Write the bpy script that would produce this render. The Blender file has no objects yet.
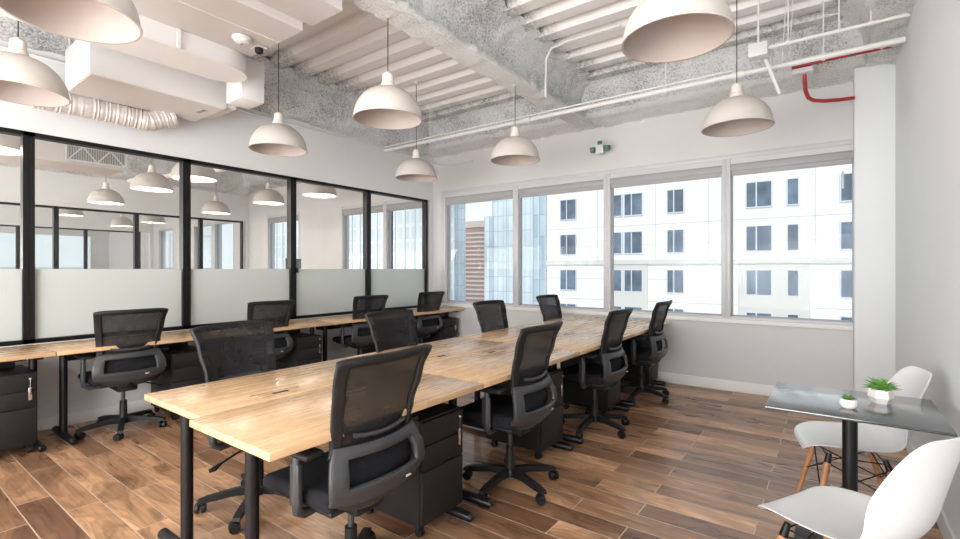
import bpy, bmesh, math, random
from mathutils import Vector, Matrix, noise
random.seed(7)
PI = math.pi
C = bpy.context.scene.collection

# ------------------------------------------------------------------ materials
def newmat(name):
    m = bpy.data.materials.new(name); m.use_nodes = True
    nt = m.node_tree; nt.nodes.clear()
    out = nt.nodes.new('ShaderNodeOutputMaterial')
    return m, nt, out
def pbsdf(nt, col=(.8,.8,.8), rough=.5, metal=0, spec=.5):
    b = nt.nodes.new('ShaderNodeBsdfPrincipled')
    b.inputs['Base Color'].default_value = (*col, 1); b.inputs['Roughness'].default_value = rough
    b.inputs['Metallic'].default_value = metal; b.inputs['Specular IOR Level'].default_value = spec
    return b
def N(nt, t, **kw):
    n = nt.nodes.new(t)
    for k, v in kw.items():
        if k.startswith('_'): setattr(n, k[1:], v)
        else: n.inputs[k.replace('__', ' ')].default_value = v
    return n
def L(nt, a, b): nt.links.new(a, b)
def plain(name, col, rough=.5, metal=0, spec=.5, var=.06, scale=6, bump=0, bscale=60):
    """procedural plain material: slight noise variation of tone and optional bump"""
    m, nt, out = newmat(name); b = pbsdf(nt, col, rough, metal, spec)
    tc = N(nt, 'ShaderNodeTexCoord'); no = N(nt, 'ShaderNodeTexNoise', Scale=scale, Detail=3.0)
    L(nt, tc.outputs['Object'], no.inputs['Vector'])
    r = N(nt, 'ShaderNodeValToRGB')
    r.color_ramp.elements[0].position = .3; r.color_ramp.elements[1].position = .7
    r.color_ramp.elements[0].color = (*[c*(1-var) for c in col], 1)
    r.color_ramp.elements[1].color = (*[min(1, c*(1+var)) for c in col], 1)
    L(nt, no.outputs['Fac'], r.inputs['Fac']); L(nt, r.outputs['Color'], b.inputs['Base Color'])
    if bump:
        n2 = N(nt, 'ShaderNodeTexNoise', Scale=bscale, Detail=2.0)
        L(nt, tc.outputs['Object'], n2.inputs['Vector'])
        bp = N(nt, 'ShaderNodeBump', Strength=bump, Distance=.01)
        L(nt, n2.outputs['Fac'], bp.inputs['Height']); L(nt, bp.outputs['Normal'], b.inputs['Normal'])
    L(nt, b.outputs[0], out.inputs[0]); return m
def emis(name, col, s):
    m, nt, out = newmat(name); e = N(nt, 'ShaderNodeEmission', Strength=s); e.inputs[0].default_value = (*col, 1)
    L(nt, e.outputs[0], out.inputs[0]); return m

def glass_mat(name, tint=(.97,.985,.98), refl=1.0):
    m, nt, out = newmat(name)
    t = N(nt, 'ShaderNodeBsdfTransparent'); t.inputs[0].default_value = (*tint, 1)
    g = N(nt, 'ShaderNodeBsdfGlossy', Roughness=.015)
    f = N(nt, 'ShaderNodeFresnel', IOR=1.45); mu = N(nt, 'ShaderNodeMath', _operation='MULTIPLY'); mu.inputs[1].default_value = refl
    L(nt, f.outputs[0], mu.inputs[0])
    mx = N(nt, 'ShaderNodeMixShader'); L(nt, mu.outputs[0], mx.inputs[0])
    L(nt, t.outputs[0], mx.inputs[1]); L(nt, g.outputs[0], mx.inputs[2]); L(nt, mx.outputs[0], out.inputs[0]); return m
def frosted_mat():
    m, nt, out = newmat('frosted_film')
    tr = N(nt, 'ShaderNodeBsdfTranslucent'); tr.inputs[0].default_value = (.88,.93,.91,1)
    df = N(nt, 'ShaderNodeBsdfDiffuse'); df.inputs[0].default_value = (.78,.82,.80,1)
    gl = N(nt, 'ShaderNodeBsdfGlossy', Roughness=.18); gl.inputs[0].default_value = (.9,.9,.9,1)
    m1 = N(nt, 'ShaderNodeMixShader'); m1.inputs[0].default_value = .5
    L(nt, tr.outputs[0], m1.inputs[1]); L(nt, df.outputs[0], m1.inputs[2])
    m2 = N(nt, 'ShaderNodeMixShader'); f = N(nt, 'ShaderNodeFresnel', IOR=1.5)
    L(nt, f.outputs[0], m2.inputs[0]); L(nt, m1.outputs[0], m2.inputs[1]); L(nt, gl.outputs[0], m2.inputs[2])
    L(nt, m2.outputs[0], out.inputs[0]); return m
def mesh_fabric():
    m, nt, out = newmat('chair_mesh')
    b = pbsdf(nt, (.016,.016,.018), .8, spec=.2)
    t = N(nt, 'ShaderNodeBsdfTransparent'); t.inputs[0].default_value = (1,1,1,1)
    tc = N(nt, 'ShaderNodeTexCoord'); w = N(nt, 'ShaderNodeTexNoise', Scale=9.0)
    L(nt, tc.outputs['Object'], w.inputs['Vector'])
    mr = N(nt, 'ShaderNodeMapRange'); mr.inputs['To Min'].default_value = .04; mr.inputs['To Max'].default_value = .11
    L(nt, w.outputs['Fac'], mr.inputs['Value'])
    mx = N(nt, 'ShaderNodeMixShader'); L(nt, mr.outputs[0], mx.inputs[0])
    L(nt, b.outputs[0], mx.inputs[1]); L(nt, t.outputs[0], mx.inputs[2]); L(nt, mx.outputs[0], out.inputs[0]); return m

def wood_planks(name, along, bw, rh, mortar, colA, colB, mortc, rough, grain, offs=.37, gs=(1.2, 14), dark=.6, coord='Object', light=1.25, swirl=1.5, sp=.5, fine=0, det=4.0):
    m, nt, out = newmat(name); b = pbsdf(nt, colA, rough, spec=sp)
    tc = N(nt, 'ShaderNodeTexCoord'); sx = N(nt, 'ShaderNodeSeparateXYZ'); L(nt, tc.outputs[coord], sx.inputs[0])
    cb = N(nt, 'ShaderNodeCombineXYZ')
    a, c = (('X','Y') if along == 'X' else ('Y','X'))
    L(nt, sx.outputs[a], cb.inputs['X']); L(nt, sx.outputs[c], cb.inputs['Y'])
    br = N(nt, 'ShaderNodeTexBrick', Scale=1.0); br.offset = offs; br.offset_frequency = 2; br.squash = 1
    br.inputs['Color1'].default_value = (0,0,0,1); br.inputs['Color2'].default_value = (1,1,1,1); br.inputs['Mortar'].default_value = (.5,.5,.5,1)
    br.inputs['Mortar Size'].default_value = mortar; br.inputs['Mortar Smooth'].default_value = .1; br.inputs['Bias'].default_value = 0
    br.inputs['Brick Width'].default_value = bw; br.inputs['Row Height'].default_value = rh
    L(nt, cb.outputs[0], br.inputs['Vector'])
    # per plank shift of the grain
    sh = N(nt, 'ShaderNodeVectorMath', _operation='MULTIPLY'); sh.inputs[1].default_value = (7.3, 3.1, 9.7); L(nt, br.outputs['Color'], sh.inputs[0])
    st = N(nt, 'ShaderNodeVectorMath', _operation='MULTIPLY'); st.inputs[1].default_value = (gs[0], gs[1], 1); L(nt, cb.outputs[0], st.inputs[0])
    ad = N(nt, 'ShaderNodeVectorMath', _operation='ADD'); L(nt, st.outputs[0], ad.inputs[0]); L(nt, sh.outputs[0], ad.inputs[1])
    n1 = N(nt, 'ShaderNodeTexNoise', Scale=1.0, Detail=det, Roughness=.45, Distortion=swirl); L(nt, ad.outputs[0], n1.inputs['Vector'])
    ramp = N(nt, 'ShaderNodeValToRGB'); e = ramp.color_ramp.elements
    e[0].position = 0; e[0].color = (*colA, 1); e[1].position = 1; e[1].color = (*colB, 1)
    L(nt, br.outputs['Color'], ramp.inputs['Fac'])
    g = N(nt, 'ShaderNodeValToRGB'); g.color_ramp.elements[0].position = .25; g.color_ramp.elements[1].position = .72
    g.color_ramp.elements[0].color = (dark, dark*.95, dark*.92, 1); g.color_ramp.elements[1].color = (light, light, light, 1)
    L(nt, n1.outputs['Fac'], g.inputs['Fac'])
    mx = N(nt, 'ShaderNodeMix', _data_type='RGBA', _blend_type='MULTIPLY'); mx.inputs[0].default_value = grain
    L(nt, ramp.outputs['Color'], mx.inputs[6]); L(nt, g.outputs['Color'], mx.inputs[7])
    s2 = N(nt, 'ShaderNodeVectorMath', _operation='MULTIPLY'); s2.inputs[1].default_value = (2.2, 22, 1); L(nt, ad.outputs[0], s2.inputs[0])
    n3 = N(nt, 'ShaderNodeTexNoise', Scale=.5, Detail=3.0); L(nt, s2.outputs[0], n3.inputs['Vector'])
    g3 = N(nt, 'ShaderNodeMapRange'); g3.inputs['From Min'].default_value = .3; g3.inputs['From Max'].default_value = .7; g3.inputs['To Min'].default_value = 1-.22*fine; g3.inputs['To Max'].default_value = 1+.18*fine
    L(nt, n3.outputs['Fac'], g3.inputs['Value'])
    k1 = N(nt, 'ShaderNodeMath', _operation='MULTIPLY'); L(nt, n1.outputs['Fac'], k1.inputs[0]); k1.inputs[1].default_value = 46.0
    k2 = N(nt, 'ShaderNodeMath', _operation='SINE'); L(nt, k1.outputs[0], k2.inputs[0])
    k3 = N(nt, 'ShaderNodeMath', _operation='MULTIPLY_ADD'); L(nt, k2.outputs[0], k3.inputs[0]); k3.inputs[1].default_value = .13*fine; L(nt, g3.outputs[0], k3.inputs[2])
    sc2 = N(nt, 'ShaderNodeVectorMath', _operation='SCALE'); L(nt, mx.outputs[2], sc2.inputs[0]); L(nt, k3.outputs[0], sc2.inputs['Scale'])
    fin = N(nt, 'ShaderNodeMix', _data_type='RGBA'); L(nt, br.outputs['Fac'], fin.inputs[0]); L(nt, sc2.outputs[0], fin.inputs[6]); fin.inputs[7].default_value = (*mortc, 1)
    L(nt, fin.outputs[2], b.inputs['Base Color'])
    rr = N(nt, 'ShaderNodeMapRange'); rr.inputs['To Min'].default_value = rough*.85; rr.inputs['To Max'].default_value = rough*1.2
    L(nt, n1.outputs['Fac'], rr.inputs['Value']); L(nt, rr.outputs[0], b.inputs['Roughness'])
    bp = N(nt, 'ShaderNodeBump', Strength=.15, Distance=.003); bp.invert = True
    L(nt, br.outputs['Fac'], bp.inputs['Height']); L(nt, bp.outputs['Normal'], b.inputs['Normal'])
    L(nt, b.outputs[0], out.inputs[0]); return m

def fireproof(name, lo, hi, th=.45):
    m, nt, out = newmat(name); b = pbsdf(nt, hi, .95, spec=.1)
    tc = N(nt, 'ShaderNodeTexCoord')
    n1 = N(nt, 'ShaderNodeTexNoise', Scale=52.0, Detail=5.0, Roughness=.75); L(nt, tc.outputs['Object'], n1.inputs['Vector'])
    n2 = N(nt, 'ShaderNodeTexNoise', Scale=2.3, Detail=3.0); L(nt, tc.outputs['Object'], n2.inputs['Vector'])
    ad = N(nt, 'ShaderNodeMath', _operation='MULTIPLY_ADD'); ad.inputs[1].default_value = .45; L(nt, n2.outputs['Fac'], ad.inputs[0]); 
    sb = N(nt, 'ShaderNodeMath', _operation='SUBTRACT'); L(nt, n1.outputs['Fac'], sb.inputs[0]); sb.inputs[1].default_value = .225
    L(nt, sb.outputs[0], ad.inputs[2])
    r = N(nt, 'ShaderNodeValToRGB'); r.color_ramp.elements[0].position = th-.14; r.color_ramp.elements[1].position = th+.10
    r.color_ramp.elements[0].color = (*lo, 1); r.color_ramp.elements[1].color = (*hi, 1)
    L(nt, ad.outputs[0], r.inputs['Fac']); L(nt, r.outputs['Color'], b.inputs['Base Color'])
    bp = N(nt, 'ShaderNodeBump', Strength=.9, Distance=.02); L(nt, n1.outputs['Fac'], bp.inputs['Height']); L(nt, bp.outputs['Normal'], b.inputs['Normal'])
    L(nt, b.outputs[0], out.inputs[0]); return m

def deck_mat():
    """white painted steel deck, grey fireproofing overspray close to the window wall and the beams"""
    m, nt, out = newmat('steel_deck'); b = pbsdf(nt, (.74,.73,.72), .6)
    tc = N(nt, 'ShaderNodeTexCoord'); sx = N(nt, 'ShaderNodeSeparateXYZ'); L(nt, tc.outputs['Object'], sx.inputs[0])
    n1 = N(nt, 'ShaderNodeTexNoise', Scale=34.0, Detail=5.0, Roughness=.75); L(nt, tc.outputs['Object'], n1.inputs['Vector'])
    n2 = N(nt, 'ShaderNodeTexNoise', Scale=3.0, Detail=4.0); L(nt, tc.outputs['Object'], n2.inputs['Vector'])
    # distance terms: close to Y=5.6, to X=-2.4, X=-2.75, X=-5.2, X=.4
    def near(sock, pos, w):
        s = N(nt, 'ShaderNodeMath', _operation='SUBTRACT'); L(nt, sock, s.inputs[0]); s.inputs[1].default_value = pos
        a = N(nt, 'ShaderNodeMath', _operation='ABSOLUTE'); L(nt, s.outputs[0], a.inputs[0])
        r = N(nt, 'ShaderNodeMapRange'); r.inputs['From Min'].default_value = 0; r.inputs['From Max'].default_value = w
        r.inputs['To Min'].default_value = 1; r.inputs['To Max'].default_value = 0; L(nt, a.outputs[0], r.inputs['Value'])
        return r.outputs[0]
    def mx(a, c):
        q = N(nt, 'ShaderNodeMath', _operation='MAXIMUM'); L(nt, a, q.inputs[0]); L(nt, c, q.inputs[1]); return q.outputs[0]
    v = near(sx.outputs['Y'], 5.75, 1.05)
    for p, w in ((-2.45,.55), (-5.1,.75), (.35,.6), (-8.3,.7), (-11.2,.8)): v = mx(v, near(sx.outputs['X'], p, w))
    s1 = N(nt, 'ShaderNodeMath', _operation='MULTIPLY_ADD'); L(nt, n2.outputs['Fac'], s1.inputs[0]); s1.inputs[1].default_value = 1.1; L(nt, v, s1.inputs[2])
    rm = N(nt, 'ShaderNodeMapRange'); rm.inputs['From Min'].default_value = .82; rm.inputs['From Max'].default_value = 1.25; L(nt, s1.outputs[0], rm.inputs['Value'])
    sp = N(nt, 'ShaderNodeValToRGB'); sp.color_ramp.elements[0].position = .38; sp.color_ramp.elements[1].position = .62
    sp.color_ramp.elements[0].color = (.22,.22,.22,1); sp.color_ramp.elements[1].color = (.74,.74,.73,1); L(nt, n1.outputs['Fac'], sp.inputs['Fac'])
    mm = N(nt, 'ShaderNodeMix', _data_type='RGBA'); L(nt, rm.outputs[0], mm.inputs[0]); mm.inputs[6].default_value = (.85,.83,.82,1); L(nt, sp.outputs['Color'], mm.inputs[7])
    L(nt, mm.outputs[2], b.inputs['Base Color'])
    bp = N(nt, 'ShaderNodeBump', Strength=.4, Distance=.01); L(nt, n1.outputs['Fac'], bp.inputs['Height']); L(nt, bp.outputs['Normal'], b.inputs['Normal'])
    L(nt, b.outputs[0], out.inputs[0]); return m

def curtain_wall(name, glassA, glassB, frame, bw, rh, ms, rough=.3):
    m, nt, out = newmat(name); b = pbsdf(nt, glassA, rough)
    tc = N(nt, 'ShaderNodeTexCoord'); sx = N(nt, 'ShaderNodeSeparateXYZ'); L(nt, tc.outputs['Object'], sx.inputs[0])
    s = N(nt, 'ShaderNodeMath', _operation='ADD'); L(nt, sx.outputs['X'], s.inputs[0]); L(nt, sx.outputs['Y'], s.inputs[1])
    cb = N(nt, 'ShaderNodeCombineXYZ'); L(nt, s.outputs[0], cb.inputs['X']); L(nt, sx.outputs['Z'], cb.inputs['Y'])
    br = N(nt, 'ShaderNodeTexBrick', Scale=1.0); br.offset = 0
    br.inputs['Color1'].default_value = (*glassA,1); br.inputs['Color2'].default_value = (*glassB,1); br.inputs['Mortar'].default_value = (*frame,1)
    br.inputs['Mortar Size'].default_value = ms; br.inputs['Brick Width'].default_value = bw; br.inputs['Row Height'].default_value = rh
    L(nt, cb.outputs[0], br.inputs['Vector'])
    n = N(nt, 'ShaderNodeTexNoise', Scale=.06, Detail=4.0); L(nt, tc.outputs['Object'], n.inputs['Vector'])
    g = N(nt, 'ShaderNodeValToRGB'); g.color_ramp.elements[0].position = .35; g.color_ramp.elements[1].position = .65
    g.color_ramp.elements[0].color = (.78,.82,.85,1); g.color_ramp.elements[1].color = (1.2,1.2,1.2,1); L(nt, n.outputs['Fac'], g.inputs['Fac'])
    mx = N(nt, 'ShaderNodeMix', _data_type='RGBA', _blend_type='MULTIPLY'); mx.inputs[0].default_value = 1
    L(nt, br.outputs['Color'], mx.inputs[6]); L(nt, g.outputs['Color'], mx.inputs[7])
    L(nt, mx.outputs[2], b.inputs['Base Color']); L(nt, b.outputs[0], out.inputs[0]); return m

M = dict(
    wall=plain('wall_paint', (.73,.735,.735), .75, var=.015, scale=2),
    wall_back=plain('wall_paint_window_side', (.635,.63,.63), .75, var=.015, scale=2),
    wall_right=plain('wall_paint_right', (.72,.75,.76), .6, var=.015, scale=2),
    base=plain('baseboard_paint', (.80,.79,.77), .5, var=.01),
    black=plain('black_powder_coat', (.006,.006,.007), .4, spec=.35, var=.1),
    mullion=plain('black_mullion', (.006,.006,.007), .4, spec=.3, var=.1),
    blackplastic=plain('black_plastic', (.010,.010,.011), .5, spec=.35, var=.1, bump=.05, bscale=200),
    greyplastic=plain('charcoal_plastic', (.040,.041,.044), .42, var=.08),
    fabric=plain('black_fabric', (.016,.016,.019), .95, spec=.15, var=.2, scale=40, bump=.4, bscale=300),
    mesh=mesh_fabric(),
    chrome=plain('chrome', (.75,.75,.76), .2, metal=1, var=.02),
    white=plain('white_gloss_plastic', (.72,.73,.73), .28, var=.01),
    alu=plain('painted_aluminium', (.56,.56,.57), .4, var=.02),
    alud=plain('grey_aluminium', (.34,.34,.35), .45, var=.02),
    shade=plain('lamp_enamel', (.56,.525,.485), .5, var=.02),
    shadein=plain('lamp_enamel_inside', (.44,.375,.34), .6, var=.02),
    socket=plain('lamp_socket', (.72,.67,.62), .45, var=.02),
    cord=plain('dark_cord', (.03,.03,.03), .6),
    bulb_dim=emis('bulb_dim', (1,.9,.8), .75), bulb=emis('bulb_bright', (1,.85,.66), 11.0),
    duct=plain('duct_paint', (.76,.745,.74), .55, var=.02, scale=3),
    ductpink=plain('duct_paint_warm', (.73,.70,.69), .55, var=.02, scale=3),
    flex=plain('flexible_duct', (.70,.66,.63), .35, metal=.25, var=.1, scale=12),
    pipe=plain('white_pipe', (.76,.75,.74), .45, var=.02),
    red=plain('red_pipe', (.40,.025,.035), .4, var=.1),
    green=plain('green_lens', (.05,.16,.10), .4),
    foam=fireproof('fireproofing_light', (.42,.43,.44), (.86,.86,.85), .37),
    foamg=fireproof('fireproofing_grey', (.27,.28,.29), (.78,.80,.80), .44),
    deck=deck_mat(),
    glass=glass_mat('window_glass', (.98,.99,.99), .3), pglass=glass_mat('partition_glass', (.93,.945,.94), 1.25),
    frost=frosted_mat(),
    floor=wood_planks('floor_planks', 'X', .86, .155, .0026, (.175,.085,.047), (.56,.325,.18), (.62,.48,.37), .28, .95, gs=(1.7,6), dark=.52, light=1.30, swirl=1.3, fine=1, det=1.5),
    desk=wood_planks('butcher_block', 'Y', .55, .038, .0004, (.565,.37,.205), (.655,.445,.26), (.52,.33,.18), .27, .6, gs=(1.5,40), dark=.86, light=1.10, swirl=.6, sp=.5),
    legwood=plain('beech_leg', (.42,.20,.09), .5, var=.2, scale=20),
    blackpanel=plain('black_laminate', (.013,.0125,.0125), .5, spec=.35, var=.08),
    tabletop=plain('black_table_top', (.030,.037,.043), .2, spec=.5, var=.05),
    pot=plain('ceramic_pot', (.80,.77,.74), .5, var=.03), leaf=plain('leaf', (.17,.38,.08), .45, var=.35, scale=30),
    leaf2=plain('small_leaf', (.15,.34,.09), .5, var=.35, scale=60), soil=plain('soil', (.06,.04,.03), .9, bump=.5),
    hotel=plain('hotel_plaster', (.80,.795,.775), .9, var=.01, scale=.3), hotelb=plain('hotel_beige', (.62,.605,.565), .9, var=.02, scale=.3),
    hotelline=plain('hotel_joint', (.56,.55,.53), .9), hotelglass=plain('hotel_glass', (.12,.16,.21), .15, var=.5, scale=.6),
    hotelframe=plain('hotel_frame', (.62,.66,.70), .5),
    tower=curtain_wall('tower_glass', (.66,.72,.75), (.78,.83,.85), (.50,.58,.62), 1.5, 3.6, .09),
    towerd=curtain_wall('tower_glass_dark', (.40,.51,.58), (.55,.65,.70), (.36,.44,.49), 1.5, 3.6, .09),
    pale=curtain_wall('pale_grid', (.72,.75,.76), (.80,.81,.80), (.92,.91,.88), 2.2, 3.4, .35),
    brown=plain('brown_stone', (.36,.25,.225), .8, var=.1, scale=.2), band=plain('pale_band', (.62,.52,.47), .8),
    street=plain('street', (.30,.30,.29), .9, scale=.05, var=.3), cream=plain('cream_building', (.62,.58,.50), .9),
    tree=plain('tree_foliage', (.07,.13,.06), .9, var=.4, scale=1.2), screen=plain('monitor_screen', (.02,.035,.05), .2),
)

_b = [n for n in M['tabletop'].node_tree.nodes if n.type == 'BSDF_PRINCIPLED'][0]
_b.inputs['Coat Weight'].default_value = 1; _b.inputs['Coat IOR'].default_value = 1.65; _b.inputs['Coat Roughness'].default_value = .2
# ------------------------------------------------------------------ mesh builder
class MB:
    def __init__(s): s.bm = bmesh.new()
    def _new(s, fn, T=None, bevel=0, seg=2):
        b2 = bmesh.new(); fn(b2)
        if bevel: bmesh.ops.bevel(b2, geom=list(b2.edges), offset=bevel, segments=seg, affect='EDGES', profile=.5)
        if T is not None: b2.transform(T)
        me = bpy.data.meshes.new('t'); b2.to_mesh(me); b2.free(); s.bm.from_mesh(me); bpy.data.meshes.remove(me); return s
    def box(s, x0, x1, y0, y1, z0, z1, bevel=0, T=None, seg=2):
        def f(b):
            bmesh.ops.create_cube(b, size=1)
            b.transform(Matrix.Translation(((x0+x1)/2, (y0+y1)/2, (z0+z1)/2)) @ Matrix.Diagonal((abs(x1-x0), abs(y1-y0), abs(z1-z0), 1)))
        return s._new(f, T, bevel, seg)
    def tube(s, p0, p1, r0, r1=None, seg=14, caps=True):
        p0, p1 = Vector(p0), Vector(p1); r1 = r0 if r1 is None else r1; d = p1-p0
        T = Matrix.Translation((p0+p1)/2) @ d.to_track_quat('Z', 'Y').to_matrix().to_4x4()
        return s._new(lambda b: bmesh.ops.create_cone(b, cap_ends=caps, segments=seg, radius1=r0, radius2=r1, depth=d.length), T)
    def path(s, pts, r, seg=10):
        pts = [Vector(p) for p in pts]; bm = s.bm; rings = []; up = None
        for i, p in enumerate(pts):
            d = (pts[min(i+1, len(pts)-1)]-pts[max(i-1, 0)]).normalized()
            if up is None: up = d.orthogonal().normalized()
            up = (up-d*up.dot(d)).normalized(); sd = d.cross(up)
            rr = r[i] if isinstance(r, (list, tuple)) else r
            rings.append([bm.verts.new(p+(up*math.cos(2*PI*k/seg)+sd*math.sin(2*PI*k/seg))*rr) for k in range(seg)])
        for a, b in zip(rings, rings[1:]):
            for k in range(seg): bm.faces.new((a[k], a[(k+1) % seg], b[(k+1) % seg], b[k]))
        bm.faces.new(rings[0][::-1]); bm.faces.new(rings[-1]); return s
    def lathe(s, prof, c=(0,0,0), seg=32, close=False):
        bm = s.bm; rings = []
        for r, z in prof:
            if r < 1e-6: rings.append([bm.verts.new((c[0], c[1], c[2]+z))])
            else: rings.append([bm.verts.new((c[0]+r*math.cos(2*PI*k/seg), c[1]+r*math.sin(2*PI*k/seg), c[2]+z)) for k in range(seg)])
        pairs = list(zip(rings, rings[1:]))
        for a, b in pairs:
            for k in range(seg):
                k2 = (k+1) % seg
                if len(a) == 1 and len(b) == 1: continue
                if len(a) == 1: bm.faces.new((a[0], b[k2], b[k]))
                elif len(b) == 1: bm.faces.new((a[k], a[k2], b[0]))
                else: bm.faces.new((a[k], a[k2], b[k2], b[k]))
        return s
    def prism(s, pts, axis, a0, a1, T=None):
        """closed 2D outline extruded along an axis; pts in the other two axes' order"""
        def f(b):
            def mk(p, a): return {'x': (a, p[0], p[1]), 'y': (p[0], a, p[1]), 'z': (p[0], p[1], a)}[axis]
            v0 = [b.verts.new(mk(p, a0)) for p in pts]; v1 = [b.verts.new(mk(p, a1)) for p in pts]; n = len(pts)
            b.faces.new(v0); b.faces.new(v1[::-1])
            for i in range(n): b.faces.new((v0[i], v1[i], v1[(i+1) % n], v0[(i+1) % n]))
            bmesh.ops.recalc_face_normals(b, faces=list(b.faces))
        return s._new(f, T)
    def grid(s, P, us, vs, skip=None):
        bm = s.bm; g = [[bm.verts.new(P(u, v)) for u in us] for v in vs]
        for j in range(len(vs)-1):
            for i in range(len(us)-1):
                if skip and skip((us[i]+us[i+1])/2, (vs[j]+vs[j+1])/2): continue
                bm.faces.new((g[j][i], g[j][i+1], g[j+1][i+1], g[j+1][i]))
        for v in [v for v in bm.verts if not v.link_faces]: bm.verts.remove(v)
        return s
    def build(s, name, mat, parent=None, smooth=35, loc=None, recalc=True):
        if recalc: bmesh.ops.recalc_face_normals(s.bm, faces=list(s.bm.faces))
        me = bpy.data.meshes.new(name); s.bm.to_mesh(me); s.bm.free()
        me.materials.append(mat)
        if smooth:
            me.shade_smooth(); me.set_sharp_from_angle(angle=math.radians(smooth))
        o = bpy.data.objects.new(name, me); C.objects.link(o)
        if parent is not None: o.parent = parent
        if loc: o.location = loc
        return o
def tag(o, label=None, cat=None, group=None, kind=None):
    for k, v in (('label', label), ('category', cat), ('group', group), ('kind', kind)):
        if v: o[k] = v
    return o
def empty(name, loc=(0,0,0), rz=0, label=None, cat=None, group=None, kind=None):
    o = bpy.data.objects.new(name, None); o.empty_display_size = .1; C.objects.link(o)
    o.location = loc; o.rotation_euler = (0, 0, rz); return tag(o, label, cat, group, kind)
def copy_tree(o, parent=None):
    c = o.copy(); C.objects.link(c)
    if parent: c.parent = parent
    for ch in [x for x in o.children]: copy_tree(ch, c)
    return c
def place(proto, first, loc, rz, label=None, group=None, cat=None):
    o = proto if first else copy_tree(proto)
    o.location = loc; o.rotation_euler = (0, 0, rz); tag(o, label, cat, group); return o
def struct(name, mb, mat, parent=None, **k):
    o = mb.build(name, mat, parent, **k)
    if parent is None: o['kind'] = 'structure'
    return o
def lin(a, b, n): return [a+(b-a)*i/(n-1) for i in range(n)]

# ------------------------------------------------------------------ room constants
XR, XL, YB, YR = .467, -5.33, 5.93, -2.8
X2, X3, XF = -11.25, -17.0, -21.0
ZD, ZW = 3.62, 3.22          # deck, underside of the perimeter beams

struct('floor', MB().box(XF, XR, YR, YB, -.12, 0), M['floor'])

# ---- window wall (wall_back), with openings
openings = [(-5.10,-3.72), (-3.72,-2.33), (-2.33,-.94), (-.94,.175), (-6.48,-5.48), (-7.75,-6.52), (-10.45,-9.15),
            (-13.0,-11.95), (-14.2,-13.1), (-16.6,-15.5)]
op = sorted([(-16.6,-15.5), (-14.2,-13.1), (-13.0,-11.95), (-10.45,-9.15), (-7.75,-6.5), (-6.5,-5.5), (-5.11,.24)])
ZS, ZT = .80, 2.58
wb = MB(); wb.box(XF, XR, YB, YB+.2, -.12, ZS); wb.box(XF, XR, YB, YB+.2, ZT, ZD+.2)
xs = XF
for a, b in op:
    wb.box(xs, a, YB, YB+.2, ZS, ZT); xs = b
wb.box(xs, XR, YB, YB+.2, ZS, ZT)
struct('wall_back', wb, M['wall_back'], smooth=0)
struct('wall_right', MB().box(XR, XR+.2, YR, YB+.2, -.12, ZD+.2), M['wall_right'], smooth=0)
struct('wall_rear', MB().box(XF-.2, XR+.2, YR-.2, YR, -.12, ZD+.2), M['wall'], smooth=0)
struct('trim_1', MB().box(.176, XR, 5.66, YB, 0, 3.23, bevel=.004), M['wall_right'])       # boxed column in the corner
struct('baseboard_back', MB().box(XL, .176, YB-.014, YB, 0, .115, bevel=.003), M['base'])
struct('baseboard_right', MB().box(XR-.014, XR, YR, 5.66, 0, .115, bevel=.003), M['base'])
struct('baseboard_left', MB().box(XL, XL+.014, YR, YB-.014, 0, .10, bevel=.003), M['base'])

# ---- partition walls with glazing
def partition(X, name, yend=5.85):
    w = MB(); w.box(X-.12, X, YR, YB, 0, .735); w.box(X-.12, X, YR, YB, 2.49, ZD+.1); w.box(X-.12, X, yend, YB, .735, 2.49)
    struct(name, w, M['wall'], smooth=0)
nwin = [0]
def bay(X, y0, y1, z0=.735, z1=2.49, zf=1.355):
    nwin[0] += 1
    e = empty('window_%d' % nwin[0], (X-.05, (y0+y1)/2, z0), kind='structure')
    h = (y1-y0)/2-.001; H = z1-z0; t = .036; f = MB()
    f.box(-.045,.045,-h,-h+t,0,H); f.box(-.045,.045,h-t,h,0,H); f.box(-.045,.045,-h,h,0,t); f.box(-.045,.045,-h,h,H-t,H)
    f.build('frame', M['mullion'], e, smooth=0)
    MB().grid(lambda u, v: (0,u,v), [-h+t,h-t], [t,H-t]).build('pane', M['pglass'], e, smooth=0)
    o = MB().box(.0045,.006,-h+t,h-t,t,zf-z0).build('frosted_film', M['frost'], e, smooth=0); return e
partition(XL, 'wall_left')
ys = [-1.42, -.235, .965, 2.165, 3.375, 4.565, 5.80]
ys = [-2.7, -1.42, -.235, .965, 2.165, 3.375, 4.565, 5.80]
bays = [bay(XL, a, b) for a, b in zip(ys[1:], ys[2:])]
lb = MB().box(.046,.075, 3.395-(3.375+4.565)/2, 3.425-(3.375+4.565)/2, .575,.635, bevel=.004).build('lock_box', M['mullion'], bays[-2])
partition(X2, 'wall_partition_far')
for a, b in zip([-.1,1.15,2.40,3.64,4.86], [1.15,2.40,3.64,4.86,5.80]): bay(X2, a, b)
partition(X3, 'wall_partition_farthest')
for a, b in zip([.2,1.5,2.87,4.27], [1.5,2.87,4.27,5.6]): bay(X3, a, b)
we = MB(); we.box(XF-.2, XF, YR, YB, -.1, .8); we.box(XF-.2, XF, YR, YB, 2.5, ZD+.1)
yy = YR
for a, b in ((1.0,2.3),(2.45,3.8),(3.95,5.4)): we.box(XF-.2, XF, yy, a, .8, 2.5); yy = b
we.box(XF-.2, XF, yy, YB, .8, 2.5); struct('wall_end', we, M['wall'], smooth=0)

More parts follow.
